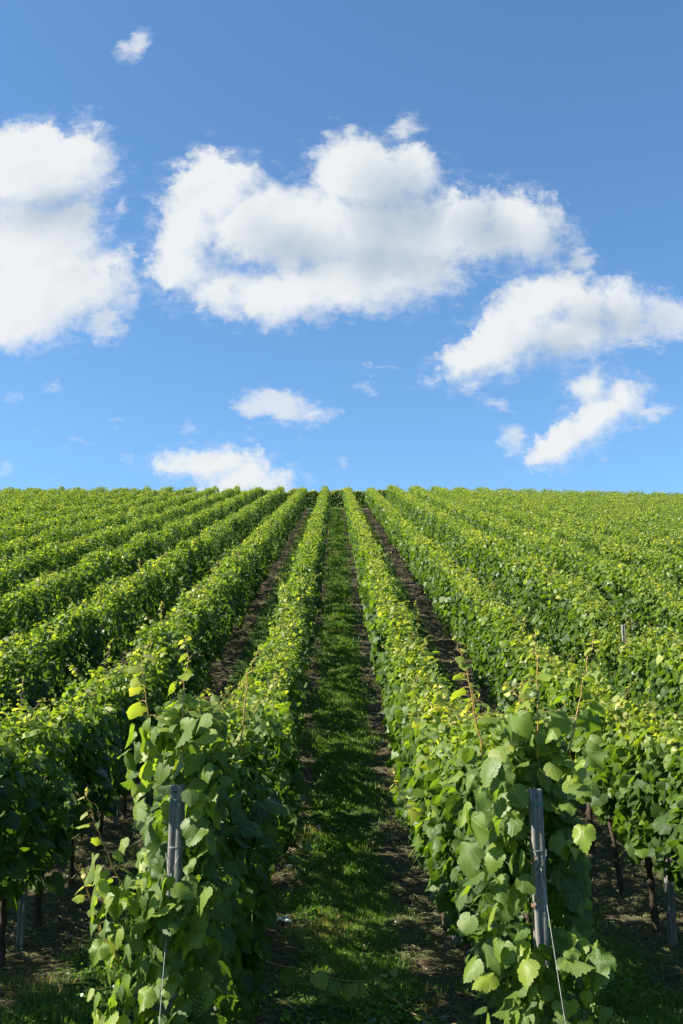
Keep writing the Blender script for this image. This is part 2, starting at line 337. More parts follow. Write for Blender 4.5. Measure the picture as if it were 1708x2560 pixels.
M_STONE = plain('field stone', (0.30, 0.28, 0.25), 0.85, 0, 0.3, 60)
M_GRAPE = plain('unripe grape', (0.09, 0.16, 0.035), 0.35, 0, 0.2)
def ground_material():
    m, n, out = new_mat('vineyard soil and turf'); tc = n.new('ShaderNodeTexCoord'); P = tc.outputs['Object']
    sp = n.new('ShaderNodeSeparateXYZ'); n.L.new(P, sp.inputs[0])
    f1 = n.noise(P, 1.3, 4.0).outputs['Fac']; f2 = n.noise(P, 14.0, 6.0, 0.65).outputs['Fac']; f3 = n.noise(P, 75.0, 5.0, 0.7).outputs['Fac']
    soil = n.ramp(n.m('ADD', n.m('MULTIPLY', f2, 0.5), n.m('MULTIPLY', f3, 0.5)), [(0.34, (0.028, 0.019, 0.013)), (0.48, (0.075, 0.053, 0.036)), (0.60, (0.140, 0.104, 0.073)), (0.72, (0.25, 0.20, 0.145))])
    soil = n.mix(n.m('MULTIPLY', n.smooth(f1, 0.4, 0.7), 0.35), soil, (0.13, 0.105, 0.075, 1))
    turf = n.ramp(f3, [(0.35, (0.018, 0.042, 0.007)), (0.55, (0.042, 0.085, 0.013)), (0.75, (0.09, 0.105, 0.032))])
    ph = n.m('ABSOLUTE', n.m('SUBTRACT', n.m('FRACT', n.m('ADD', n.m('DIVIDE', n.m('SUBTRACT', sp.outputs[0], ROW0), SPACING), 100.5)), 0.5))
    edge = n.m('ADD', ph, n.m('MULTIPLY_ADD', f2, 0.12, n.m('MULTIPLY_ADD', f1, 0.12, -0.12)))
    g = n.m('SUBTRACT', 1.0, n.smooth(edge, 0.21, 0.27))
    verge = n.m('MAXIMUM', n.m('MULTIPLY', n.smooth(n.m('ADD', sp.outputs[1], n.m('MULTIPLY', f1, 2.0)), 95.0, 98.0), 1.0), n.m('SUBTRACT', 1.0, n.smooth(n.m('ADD', sp.outputs[1], n.m('MULTIPLY', f1, 2.0)), 5.0, 6.5)))
    c = n.mix(n.m('MAXIMUM', g, n.m('MULTIPLY', verge, 0.85)), soil, turf)
    h = n.m('ADD', n.m('MULTIPLY', f2, 1.0), n.m('MULTIPLY', f3, 0.5))
    n.L.new(principled(n, c, 0.95, 0.15, bump(n, h, 1.0, 0.05)).outputs[0], out.inputs[0]); return m
M_GROUND = ground_material()

# ------------------------------------------------------------------ ground sheet
def build_ground():
    def axis(core, step, far, grow=1.22):
        a = list(np.arange(0, core + 1e-6, step)); s = step
        while a[-1] < far: s *= grow; a.append(a[-1] + s)
        return np.array(a)
    ax = axis(7, 0.11, 700); xs = np.concatenate([-ax[:0:-1], ax]) + 0.1
    fy = axis(22, 0.11, 105, 1.02); fy2 = fy[-1] + axis(5, 1.0, 700)[1:]
    ys = np.concatenate([2 - axis(2, 0.5, 300)[:0:-1], 2 + fy, 2 + fy2])
    X, Y = np.meshgrid(xs, ys); V = np.stack([X, Y, ground(X, Y)], -1).reshape(-1, 3)
    lump = (vnoise(V * [3.1, 3.1, 0] + 5) - 0.5) * 0.06 + (vnoise(V * [8, 8, 0] + 9) - 0.5) * 0.03
    V[:, 2] += lump * (np.abs(V[:, 0]) < 12) * (V[:, 1] < 60)
    nx = len(xs); I, J = np.meshgrid(np.arange(nx - 1), np.arange(len(ys) - 1)); q = (J * nx + I).ravel()
    T = np.concatenate([np.stack([q, q + 1, q + nx + 1], 1), np.stack([q, q + nx + 1, q + nx], 1)])
    o = link('ground', np_mesh('ground', V, T, smooth=True), M_GROUND); tag(o, kind='structure')
build_ground()

# ------------------------------------------------------------------ leaves
def outline(half):
    h = np.array(half, float); return np.vstack([h, (h * [-1, 1])[-2:0:-1]])
HALF0 = [(0, .03), (.04, -.06), (.10, -.12), (.18, -.135), (.24, -.09), (.33, -.085), (.38, -.02), (.45, .03), (.46, .10), (.525, .17), (.49, .24), (.50, .31), (.415, .355),
         (.47, .43), (.44, .49), (.475, .56), (.40, .60), (.375, .68), (.27, .68), (.275, .75), (.265, .82), (.19, .84), (.16, .92), (.085, .935), (.05, 1.0), (0, 1.05)]
HALF1 = [(0, 0.0), (.17, -.13), (.42, .0), (.52, .20), (.45, .35), (.48, .56), (.31, .70), (.17, .89), (0, 1.04)]
HALF2 = [(0, -.05), (.42, .02), (.46, .50), (0, 1.0)]
def template(half, centre):
    o = outline(half); n = len(o)
    if centre:
        V = np.vstack([o, [[0, 0.30]]]); T = np.array([(n, i, (i + 1) % n) for i in range(n)])
    else:
        V = o; T = np.array([(0, 1, 2), (0, 2, 3), (0, 3, 4), (0, 4, 5)]) if n == 6 else np.array([(0, 1, 2), (0, 2, 3)])
    return V, T
def ringed(half):
    o = outline(half); n = len(o); r = o[::2] * .55 + np.array([0, .30]) * .45; m = len(r); V = np.vstack([o, r, [[0, .30]]]); T = []
    for i in range(m):
        a, b, c = 2 * i, (2 * i + 1) % n, (2 * i + 2) % n; p, q = n + i, n + (i + 1) % m
        T += [(p, a, b), (p, b, q), (q, b, c), (n + m, p, q)]
    return V, np.array(T)
LODS = [ringed(HALF0), template(HALF1, True), template(HALF2, False), (np.array([(0, 0), (.5, .42), (0, 1.), (-.5, .42)]), np.array([(0, 1, 2), (0, 2, 3)]))]
def norm(a): return a / (np.linalg.norm(a, axis=1)[:, None] + 1e-9)
def leaves(pos, nrm, tip, size, lod, age, g, fold=(0.05, 0.45), droop=(0.0, 0.35)):
    """flat arrays of leaf blades: pos is the petiole end, nrm the upper side, tip the way the blade points"""
    T2, F = LODS[lod]; N = len(pos); k = len(T2)
    nrm = norm(nrm); tip = norm(tip - nrm * (tip * nrm).sum(1)[:, None]); b = np.cross(tip, nrm)
    x = T2[None, :, 0] * g.uniform(.88, 1.12, N)[:, None]; y = np.broadcast_to(T2[None, :, 1], (N, k))
    fo = g.uniform(*fold, N)[:, None]; dr = g.uniform(*droop, N)[:, None]
    z = -fo * np.abs(x) - dr * y * y
    if lod <= 1:
        ang = np.arctan2(T2[:, 0], T2[:, 1] - 0.3)[None, :]; rad = np.hypot(T2[:, 0], T2[:, 1] - 0.3)[None, :]
        z = z + (0.34 if lod == 0 else 0.2) * rad * rad * np.sin(ang * g.integers(2, 5, N)[:, None] + g.uniform(0, 6.28, N)[:, None]) * g.uniform(.2, 1.3, N)[:, None] - g.uniform(-.1, .28, N)[:, None] * rad * rad
        sk = g.uniform(-.25, .25, N)[:, None]; x = x + sk * y * y * .4
    V = pos[:, None, :] + size[:, None, None] * (x[..., None] * b[:, None, :] + y[..., None] * tip[:, None, :] + z[..., None] * nrm[:, None, :])
    A = np.empty((N, k, 4)); A[..., 0] = np.clip(age, 0, 1)[:, None]; A[..., 1] = g.random(N)[:, None]; A[..., 2] = T2[None, :, 0]; A[..., 3] = T2[None, :, 1]
    Tt = F[None] + (np.arange(N) * k)[:, None, None]
    return V.reshape(-1, 3), Tt.reshape(-1, 3), A.reshape(-1, 4)

class Row:
    """outline of one trellised row: how tall, wide and low its foliage is along y"""
    def __init__(self, k, x):
        self.k = k; self.x = x; s = 1000 + k * 7
        self.t = wave(s, 1.1, 9); self.b = wave(s + 1, 0.9, 5); self.w = wave(s + 2, 1.0, 6); self.c = wave(s + 3, 3, 14); self.age = wave(s + 4, 2, 25)
        self.fine = wave(s + 5, 0.3, 1.0)
    def top(self, y): return (2.02 if self.k < 3 else 2.20) + (0.10 if self.k < 3 else 0.06) * self.t(y) + 0.095 * self.fine(y) - (0.50 * np.exp(-((y - 17.4) / 1.3) ** 2) if self.k == 3 else 0) + 0.10 * np.clip((Y0 + 1.6 - y) / 1.2, 0, 1) * 0.3
    def bot(self, y):
        b = ((0.52 if self.k < 0 else 0.60) if self.k < 3 else 0.36) + (0.28 * np.clip((17 - y) / 4, 0, 1) if abs(self.k) == 2 else 0) + 0.12 * self.b(y)
        if self.k == 4: b = b + 1.35 * np.exp(-((y - 24.6) / 2.0) ** 4)
        if abs(self.k) == 1: b = b - 0.45 * np.clip((Y0 + 1.1 - y) / 0.7, 0, 1)
        return b
    def half(self, y):
        w = ({-2: 0.34, -1: 0.315}.get(self.k, 0.275 if self.k < 3 else 0.40 if self.k == 3 else 0.54)) + 0.045 * self.w(y)
        w = w - (0.02 if self.k > 0 else 0.06) * np.clip((Y0 + 0.9 - y) / 0.6, 0, 1)
        e = np.clip((y - Y0 + 0.08) / 0.42, 0.02, 1); f = np.clip((Y1 + 0.08 - y) / 0.42, 0.02, 1)
        return w * np.sqrt(1 - (1 - e) ** 2) * np.sqrt(1 - (1 - f) ** 2)
    def mid(self, y): return self.x + 0.05 * self.c(y)

def row_leaves(pool, row, ya, yb, per_m, lod, size, g, mat=0):
    N = int(per_m * (yb - ya))
    if N <= 0: return
    y = g.uniform(ya, yb, N)
    T, B, W, C = row.top(y), row.bot(y), row.half(y), row.mid(y)
    zone = g.random(N); side = np.where(g.random(N) < 0.5, -1.0, 1.0)
    is_top = zone < 0.24
    f = g.random(N) ** 0.92
    z = np.where(is_top, T - 0.02, B + (T - B) * f)
    prof = 0.80 + 0.32 * np.sin(np.clip(f, 0, 1) * np.pi) ** 0.7 - 0.28 * f ** 3
    lump = vnoise(np.stack([np.full(N, row.k * 3.7) + side * 1.3, y * 1.6, f * 3.2], 1)) - 0.5
    lump2 = vnoise(np.stack([np.full(N, row.k * 2.1) + side * 2.3, y * 4.6, f * 9], 1)) - 0.5
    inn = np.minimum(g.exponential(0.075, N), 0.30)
    x = np.where(is_top, C + g.uniform(-0.92, 0.92, N) * W, C + side * np.maximum(0.02, W * prof + 0.17 * lump + 0.11 * lump2 - inn))
    cap = np.where(is_top, -0.10 * ((x - C) / (W + 1e-3)) ** 2 + 0.16 * lump - g.exponential(0.05, N) + np.abs(g.normal(0, 0.045, N)), 0)
    z = z + cap
    # thin spots
    hole = vnoise(np.stack([np.full(N, row.k * 5.1) + side, y * 2.3 + 17, z * 2.6], 1))
    keep = g.random(N) < np.clip((hole - 0.24) * 4.5, 0.12, 1)
    el = np.where(is_top, R(75), np.clip(g.normal(R(24), R(24), N), -0.6, 1.4))
    az = g.normal(0, 0.62, N)
    nr = np.stack([np.cos(el) * side * np.cos(az), np.cos(el) * np.sin(az), np.sin(el)], 1)
    nr[is_top] = np.stack([g.normal(0, .62, is_top.sum()), g.normal(0, .62, is_top.sum()), np.full(is_top.sum(), 1.0)], 1)
    end = (y < Y0 + 0.30)
    nr[end] += np.stack([np.zeros(end.sum()), np.full(end.sum(), -1.3), np.zeros(end.sum())], 1)
    nr += g.normal(0, 0.42, (N, 3))
    tip = np.stack([side * 0.35 + g.normal(0, .35, N), g.normal(0, .45, N), -1.0 + g.normal(0, .25, N)], 1)
    tip[is_top] = np.stack([side[is_top] * 0.7 + g.normal(0, .6, is_top.sum()), g.normal(0, .9, is_top.sum()), g.normal(-.35, .4, is_top.sum())], 1)
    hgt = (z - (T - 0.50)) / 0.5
    age = (0.27 if row.k < 1 else 0.33) + 0.34 * np.clip(hgt, 0, 1.15) ** 1.4 + 0.05 * row.age(y) + g.normal(0, 0.085, N) + 0.25 * (g.random(N) < 0.008) + 0.16 * (is_top & (g.random(N) < 0.40))  # young tops paler; right rows' sunlit look painted in by a lighter base
    age = age - 0.12 * np.clip(inn / 0.15, 0, 1)  # darker the deeper the leaf sits
    sz = size * np.clip(g.gamma(9, 1 / 9, N), 0.45, 1.7) * np.where(is_top, 0.74, 1.0) * (1 - 0.25 * np.clip(hgt, 0, 1))
    P = np.stack([x, y, ground(np.full(N, row.x), y) + z], 1)
    # slits between neighbouring vines let the sun through in places
    vine = np.floor((y - Y0) / 1.25); ph = np.abs((y - Y0) / 1.25 - vine - 0.5 - 0.25 * np.sin(vine * 2.7 + row.k))
    slit = (ph < 0.105 + 0.04 * np.sin(vine * 5.1)) & (np.sin(vine * 1.9 + row.k * 2.3) > (-0.4 if row.k == -1 else 0.0 if row.k < 2 else 0.6)) & (~is_top | (np.sin(vine * 3.3) > 0.2)) & (y > Y0 + 0.8)
    keep &= ~(slit & (g.random(N) < 0.82))
    s = keep & (z > 0.05)
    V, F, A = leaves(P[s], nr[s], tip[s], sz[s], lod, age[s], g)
    pool.add(V, F, A, mat)

def sprigs(pool, row, ya, yb, per_m, g, lod, mat=0, size=0.055):
    """shoot tips that stand above a distant row's top"""
    n = int(per_m * (yb - ya))
    if n <= 0: return
    y = g.uniform(ya, yb, n * 2); cl = vnoise(np.stack([np.full(n * 2, row.k * 3.3), y * .8, np.full(n * 2, 2.5)], 1)); y = y[np.argsort(g.random(n * 2) - 1.6 * cl)][:n]
    h = g.gamma(2.0, 0.085, n) + 0.04; dx = g.normal(0, .12, n); dy = g.normal(0, .12, n); x0 = row.mid(y) + g.normal(0, .10, n)
    m = 7; t = np.linspace(0, 1, m)[None, :]
    X = (x0[:, None] + dx[:, None] * t).ravel() + g.normal(0, .018, n * m); Yp = (y[:, None] + dy[:, None] * t).ravel() + g.normal(0, .018, n * m)
    Z = (row.top(y)[:, None] - 0.05 + h[:, None] * t).ravel() + ground(np.full(n * m, row.x), Yp)
    N = n * m; nr = g.normal(0, 1, (N, 3)) + [0, 0, .7]; tip = g.normal(0, 1, (N, 3)) - [0, 0, .4]
    sz = size * (1.15 - 0.75 * np.broadcast_to(t, (n, m)).ravel()) * g.uniform(.7, 1.3, N)
    age = 0.52 + 0.34 * np.broadcast_to(t, (n, m)).ravel() + g.normal(0, .06, N)
    V, F, A = leaves(np.stack([X, Yp, Z], 1), nr, tip, sz, lod, age, g); pool.add(V, F, A, mat)

# ------------------------------------------------------------------ shoots, trunks, grapes
def shoot_mesh(name, pts, r0, n_leaf, s0, s1, seed, age0=0.55, age1=0.95, tendrils=2, from_t=0.12):
    g = np.random.default_rng(seed); P = np.array(pts, float)
    # resample as a smooth curve
    t0 = np.linspace(0, 1, len(P)); t = np.linspace(0, 1, 14); Q = np.stack([np.interp(t, t0, P[:, i]) for i in range(3)], 1)
    for _ in range(2): Q[1:-1] = (Q[:-2] + 2 * Q[1:-1] + Q[2:]) / 4
    Q[1:-1] += g.normal(0, 0.006, (12, 3))
    pool = Pool(); V, F = tube(Q, np.linspace(r0, r0 * .35, 14), 5); red = np.repeat(np.clip(g.uniform(.2, .7) + np.linspace(-.1, .5, 14), 0, 1), 5)
    A = np.zeros((len(V), 4)); A[:len(red), 0] = red; A[len(red):, 0] = .5; pool.add(V, F, A, 1)
    at = lambda s: np.array([np.interp(s, t, Q[:, i]) for i in range(3)])
    pos, nr, tp, sz, ag = [], [], [], [], []
    for i in range(n_leaf):
        s = from_t + (1 - from_t) * (i + 0.5) / n_leaf; p = at(s); a = g.uniform(0, 6.28); size = s0 + (s1 - s0) * s
        d = np.array([math.cos(a), math.sin(a), g.uniform(-.1, .6)]); d /= np.linalg.norm(d); e = p + d * size * 0.65 + [0, 0, -0.01]
        V, F = tube([p, (p + e) / 2 + [0, 0, size * .08], e], [r0 * .4, r0 * .33, r0 * .3], 4, False); pool.add(V, F, (0.8, .5, 0, 0), 1)
        pos.append(e); nr.append(d * .5 + np.array([g.normal(0, .3), g.normal(0, .3), 0.9])); tp.append(d + [0, 0, g.uniform(-1.3, -.1)]); sz.append(size * g.uniform(.75, 1.2)); ag.append(age0 + (age1 - age0) * s + g.normal(0, .05))
    for i in range(5):     # crumpled baby leaves at the tip
        pos.append(at(1) + g.normal(0, .008, 3)); nr.append(g.normal(0, 1, 3)); tp.append(g.normal(0, 1, 3)); sz.append(s1 * g.uniform(.4, .9)); ag.append(age1 + g.normal(0, .05))
    V, F, A = leaves(np.array(pos), np.array(nr), np.array(tp), np.array(sz), 1, np.array(ag), g); pool.add(V, F, A, 0)
    for i in range(tendrils):
        p = at(g.uniform(.4, .95)); a = g.uniform(0, 6.28); L = g.uniform(.05, .14); c = np.linspace(0, 1, 9)
        curl = np.stack([math.cos(a) * c * L, math.sin(a) * c * L, L * .6 * np.sin(c * 2.4) - .3 * L * c], 1) + np.stack([np.zeros(9), np.zeros(9), .012 * np.sin(c * 14) * c], 1)
        V, F = tube(p + curl, np.linspace(.0013, .0006, 9) * (r0 / .004), 3, False); pool.add(V, F, (0.35, .5, 0, 0), 1)
    me = pool.mesh(name); me.materials.append(M_LEAF); me.materials.append(M_STEM); return me
def upright(seed):
    g = np.random.default_rng(seed); h = g.uniform(.18, .48); lean = g.normal(0, .14, 2)
    P = [(0, 0, -.25), (lean[0] * .1, lean[1] * .1, 0), (lean[0] * .5, lean[1] * .5, h * .5), (lean[0], lean[1], h * .85), (lean[0] * 1.5, lean[1] * 1.5, h)]
    return shoot_mesh('shoot', P, .0042, int(6 + h * 14), .100, .030, seed, .50, .88, 2, .3)
SHOOTS = [upright(900 + i) for i in range(14)]

def trunk_mesh(seed):
    g = np.random.default_rng(seed); n = 12; z = np.linspace(-.08, .80, n)
    wob = np.cumsum(g.normal(0, .012, (n, 2)), 0); wob -= wob[1]
    P = np.column_stack([wob, z]); r = np.interp(z, [-.08, .02, .12, .6, .8], [.050, .044, .032, .028, .034]) * g.uniform(.85, 1.2) * (1 + .12 * np.sin(z * 40 + g.uniform(0, 6)))
    pool = Pool(); V, F = tube(P, r, 9); V[:9 * n] += g.normal(0, .0025, (9 * n, 3)); pool.add(V, F)
    for s in (-1, 1):       # the two canes bent along the wire
        c = np.linspace(0, 1, 8); Q = np.stack([P[-1, 0] + .02 * np.sin(c * 5), P[-1, 1] + s * c * .55, .76 + .12 * np.sin(c * 2.6) - .03 * c], 1)
        V, F = tube(Q, np.linspace(.016, .007, 8), 6); pool.add(V, F)
    me = pool.mesh('trunk', True); me.materials.append(M_BARK); return me
TRUNKS = [trunk_mesh(40 + i) for i in range(6)]
def grape_mesh(seed):
    g = np.random.default_rng(seed); bm = bmesh.new()
    for i in range(34):
        t = (i + .5) / 34; a = i * 2.4; rr = .034 * (1 - t) ** .7 + .004
        bmesh.ops.create_icosphere(bm, subdivisions=2, radius=g.uniform(.0065, .0085), matrix=Matrix.Translation((rr * math.cos(a), rr * math.sin(a), -t * .12)))
    me = bpy.data.meshes.new('grape_cluster'); bm.to_mesh(me); bm.free()
    for p in me.polygons: p.use_smooth = True
    me.materials.append(M_GRAPE); return me

# ------------------------------------------------------------------ the rows
ORD = ['', 'first', 'second', 'third', 'fourth', 'fifth', 'sixth', 'seventh', 'eighth', 'ninth', 'tenth', 'eleventh', 'twelfth', 'thirteenth', 'fourteenth', 'fifteenth', 'sixteenth', 'seventeenth']
ROW_X = {}
for k in range(1, 17):
    if k <= 16: ROW_X[-k] = ROW0 - 1 - 2 * (k - 1)
    ROW_X[k] = ROW0 + 1 + 2 * (k - 1)
ROW_LABEL = {
    -1: 'first grapevine row left of the grass alley, ending bushy around a short grey post',
    1: 'first grapevine row right of the grass alley, sunlit end vine behind a grey post',
    -2: 'second grapevine row left of the grass alley, dark side with bare trunks and posts below',
    2: 'second grapevine row right of the grass alley, broad pale sunlit leaves',
    4: 'fourth grapevine row right of the grass alley, a grey post showing low among its leaves',
}
def row_label(k):
    if k in ROW_LABEL: return ROW_LABEL[k]
    if k < 0: return f'{ORD[-k]} grapevine row left of the grass alley, yellow-green top over a shaded side'
    return f'{ORD[k]} grapevine row right of the grass alley, its leafy left side in full sun'
GAP = (22.5, 28.5)      # the thin stretch of the fourth row on the right
GROUP = 'trellised grapevine rows climbing the hill'

def build_row(k):
    x = ROW_X[k]; row = Row(k, x); g = np.random.default_rng(1000 + k)
    ys = Y0 if abs(k) <= 2 else max(Y0, (abs(x) - 0.6) / 0.40 - 4.0)
    if abs(k) == 2: ys = Y0 + 0.3
    loc = np.array([x, ys, float(ground(x, ys))])
    root = empty('grapevine_row', loc); tag(root, row_label(k), 'grapevine row', GROUP)
    pool = Pool()
    n0 = 8.6 if abs(k) == 1 else 5
    spans = [(0, n0, 1650, 0, .104, 0), (n0, 20, 1150 if k != -1 else 950, 1, .106, 1), (20, 36, 900, 2, .108, 1), (36, 200, 680, 3, .118, 1)]
    for a, b, per_m, lod, size, mat in spans:
        a = max(a, ys); b = min(b, Y1 + .1)
        if b <= a: continue
        row_leaves(pool, row, a, b, per_m, lod, size, g, mat)
    if abs(k) == 1: end_clumps(pool, row, k, g)
    near_end = 45 if abs(k) <= 3 else 0
    sprigs(pool, row, min(60, max(ys, near_end if abs(k) <= 3 else ys)), 60, 4.0, g, 3 if abs(k) > 3 else 2, 1)
    sprigs(pool, row, max(ys, 60), Y1, 4.5, g, 3, 1, .075)
    sprigs(pool, row, ys, min(36, Y1), 2.0, g, 1, 1, .05)
    sprigs(pool, row, ys, 24, 5.0, g, 1, 1, .036)
    for vv in pool.V: vv -= loc
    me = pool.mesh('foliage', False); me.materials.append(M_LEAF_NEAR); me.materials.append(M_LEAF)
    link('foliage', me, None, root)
    # trunks where the photo shows the bare feet of the vines
    reach = {1: 26, 2: 60, 3: 22}.get(abs(k), 0)
    if k == 4: reach = 40
    y = ys + (0.75 if abs(k) != 2 else 0.45); i = 0
    while y < reach:
        if y > (GAP[0] - 2 if k == 4 else 0):
            o = link('trunk', TRUNKS[g.integers(0, 6)], None, root); xx = row.mid(y) - 0.0
            o.location = (xx - loc[0], y - loc[1], float(ground(xx, y)) - loc[2])
            o.rotation_euler = (g.normal(0, .05), g.normal(0, .05), float(g.choice([0, math.pi])) + g.normal(0, .15)); o.scale = (g.uniform(.85, 1.2),) * 2 + (1,)
        y += g.uniform(1.15, 1.32)
    # the taut wires the vines are tied to
    if abs(k) <= 3:
        for zw in (.78, 1.18, 1.62):
            yw = np.arange(max(ys - .1, 5.7), 46, .65); pts = np.stack([np.full(len(yw), x) - loc[0], yw - loc[1], ground(np.full(len(yw), x), yw) + zw - loc[2]], 1)
            V, F = tube(pts, .0016, 4); link('trellis_wire', np_mesh('trellis_wire', V, F), M_WIRE, root)
    # tall young shoots above the trellis
    if abs(k) <= 3:
        for i in range(46 if abs(k) == 1 else 34):
            yy = ys + 0.15 + (45 - ys) * (i / 46) ** 1.6 + g.uniform(-.2, .4); xx = row.mid(yy) + g.normal(0, .13)
            o = link('shoot', SHOOTS[g.integers(0, 14)], None, root)
            o.location = (xx - loc[0], yy - loc[1], float(ground(xx, yy) + row.top(yy)) - 0.07 - loc[2])
            s = g.uniform(.65, 1.1) * (1.0 if yy > 8 else 1.1); o.scale = (s, s, s * g.uniform(.8, 1.1)); o.rotation_euler = (g.normal(0, .22), g.normal(0, .22), g.uniform(0, 6.28))
    special = SPECIAL.get(k, [])
    for i, (pts, r0, nl, s0, s1, a0, a1) in enumerate(special):
        me = shoot_mesh('shoot', np.array(pts) - loc, r0, nl, s0, s1, 300 + i + k, a0, a1, 3, .15); link('shoot', me, None, root)
    if abs(k) == 1:
        spots = {1: [(1.10, 5.66, .86), (1.30, 5.74, .62), (.80, 5.9, .8)], -1: [(-.72, 5.66, .72), (-.98, 5.68, .55)]}[k]
        for i, p in enumerate(spots):
            o = link('grape_cluster', grape_mesh(60 + i), None, root); o.location = np.array([p[0], p[1], p[2] + float(ground(p[0], p[1]))]) - loc; o.rotation_euler.z = i
    return root

def end_clumps(pool, row, k, g):
    """big leaves that hang in front of the end post and round the foot of the end vine"""
    x = row.x
    def clump(n, xa, xb, ya, yb, za, zb, size, a0, a1):
        P = np.stack([g.uniform(xa, xb, n), g.uniform(ya, yb, n), g.uniform(za, zb, n)], 1); P[:, 2] += ground(P[:, 0], P[:, 1])
        nr = np.stack([np.sign(P[:, 0] - x) * .25 + g.normal(-.75 if k > 0 else -.95, .6, n), np.full(n, -.6) + g.normal(0, .5, n), g.normal(.62, .45, n)], 1)
        tip = np.stack([g.normal(0, .45, n), g.normal(-.25, .3, n), np.full(n, -1.0)], 1)
        px, lo = (x - .017, 1.02) if k == 1 else (x - .002, 1.36)      # the bare stretch of the post
        s = ~((np.abs(P[:, 0] - px) < .105) & (P[:, 2] > lo) & (P[:, 2] < 1.93) & (P[:, 1] < 5.8)); n = int(s.sum())
        V, F, A = leaves(P[s], nr[s], tip[s], size * np.clip(g.normal(1, .28, n), .5, 1.6), 0, g.uniform(a0, a1, n) + (.05 if k < 0 else .02), g); pool.add(V, F, A, 0)  # lighter leaf colour painted in to offset shade, most on the left end
    if k == 1:
        clump(85, x - .34, x + .29, 5.44, 5.80, .62, 1.02, .104, .30, .66)
        clump(42, x - .24, x + .28, 5.44, 5.80, .15, .66, .106, .30, .64)
        clump(26, x - .12, x + .12, 5.48, 5.58, .10, .96, .105, .3, .58)
        clump(36, x - .14, x + .18, 5.36, 5.58, .10, .70, .085, .5, .80)
        clump(70, x - .42, x + .32, 5.52, 5.95, 1.30, 2.2, .108, .38, .70)
        clump(48, x - .42, x - .10, 5.48, 5.90, .85, 1.8, .106, .3, .64)
    else:
        clump(100, x - .36, x + .20, 5.40, 5.80, .45, 1.34, .108, .28, .62)
        clump(40, x - .22, x + .10, 5.40, 5.80, .08, .55, .110, .26, .58)
        clump(48, x - .14, x + .14, 5.47, 5.585, .10, 1.30, .112, .22, .55)
        clump(36, x - .42, x - .05, 5.38, 5.65, .2, 1.5, .098, .36, .66)
        clump(60, x - .32, x + .22, 5.52, 5.95, 1.55, 2.15, .108, .34, .66)
        clump(32, x + .06, x + .22, 5.46, 5.84, 1.1, 1.8, .106, .28, .58)

SPECIAL = {
    -1: [([(-.62, 6.9, .62), (-.35, 7.0, .55), (0.02, 7.1, .42), (.30, 7.15, .40), (.52, 7.2, .55)], .005, 9, .155, .04, .40, .9),
         ([(-1.10, 5.75, 1.15), (-1.22, 5.7, 1.35), (-1.33, 5.68, 1.60), (-1.36, 5.66, 1.72)], .0045, 8, .11, .03, .5, .95),
         ([(-1.10, 5.72, .80), (-1.22, 5.65, .98), (-1.32, 5.62, 1.22), (-1.34, 5.6, 1.33)], .0045, 8, .12, .03, .5, .95),
         ([(-.55, 7.9, 1.05), (-.38, 7.9, 1.12), (-.24, 7.9, 1.2)], .004, 5, .13, .06, .45, .7),
         ([(-.85, 5.75, 1.9), (-.86, 5.75, 2.3), (-.84, 5.74, 2.45), (-.85, 5.74, 2.58)], .0055, 9, .125, .035, .55, .85),
         ([(-.55, 6.0, 1.9), (-.53, 6.0, 2.3), (-.50, 6.0, 2.42), (-.46, 6.0, 2.52)], .0055, 6, .10, .03, .55, .85),
         ([(-1.02, 5.8, 1.9), (-1.08, 5.78, 2.25), (-1.12, 5.76, 2.5)], .0055, 7, .13, .06, .62, .9)],
    1: [([(.80, 9.3, 1.30), (.66, 9.25, 1.34), (.56, 9.2, 1.52), (.52, 9.2, 1.70)], .0045, 8, .13, .03, .55, .9),
        ([(.95, 6.3, .35), (.6, 6.6, .28), (.35, 6.9, .36), (.15, 7.2, .55)], .004, 6, .09, .03, .45, .9),
        ([(1.15, 5.8, 1.9), (1.17, 5.8, 2.3), (1.16, 5.8, 2.45), (1.17, 5.8, 2.62)], .0055, 9, .135, .035, .55, .85),
        ([(1.34, 5.85, 1.9), (1.42, 5.85, 2.25), (1.46, 5.84, 2.42), (1.52, 5.84, 2.60)], .0055, 8, .14, .035, .55, .85),
        ([(.85, 5.9, 1.9), (.80, 5.9, 2.25), (.76, 5.9, 2.45), (.70, 5.88, 2.58)], .0055, 8, .125, .035, .55, .85)],
}
for k in sorted(ROW_X, key=abs): build_row(k)

def build_cross_row():
    """the hedge of vines planted across the hill top, seen at the end of the alleys"""
    x0, x1, yc = -11.0, 14.0, 99.0; g = np.random.default_rng(77); pool = Pool(); n = 26000
    t = wave(5, 1, 6); loc = np.array([x0, yc, float(ground(x0, yc))])
    x = g.uniform(x0, x1, n); top = 1.95 + .14 * t(x); z = .02 + (top - .02) * g.random(n); front = g.random(n) < .6
    y = yc + np.where(front, -.32, .32) * g.uniform(.4, 1.1, n)
    nr = np.stack([g.normal(0, .7, n), np.where(front, -1., 1.), g.normal(.6, .5, n)], 1); tip = np.stack([g.normal(0, .5, n), g.normal(0, .4, n), np.full(n, -1.)], 1)
    age = .5 + .25 * np.clip((z - top + .6) / .6, 0, 1) + g.normal(0, .08, n)  # lighter base colour painted in so the shaded front looks sunlit; tops paler
    V, F, A = leaves(np.stack([x, y, z + ground(x, y)], 1) - loc, nr, tip, .19 * np.clip(g.normal(1, .2, n), .5, 1.5), 3, age, g); pool.add(V, F, A)
    o = link('grapevine_row', pool.mesh('foliage'), M_LEAF); o.location = loc
    tag(o, 'grapevine row planted across the hilltop, closing the far end of the grass alley', 'grapevine row')
build_cross_row()

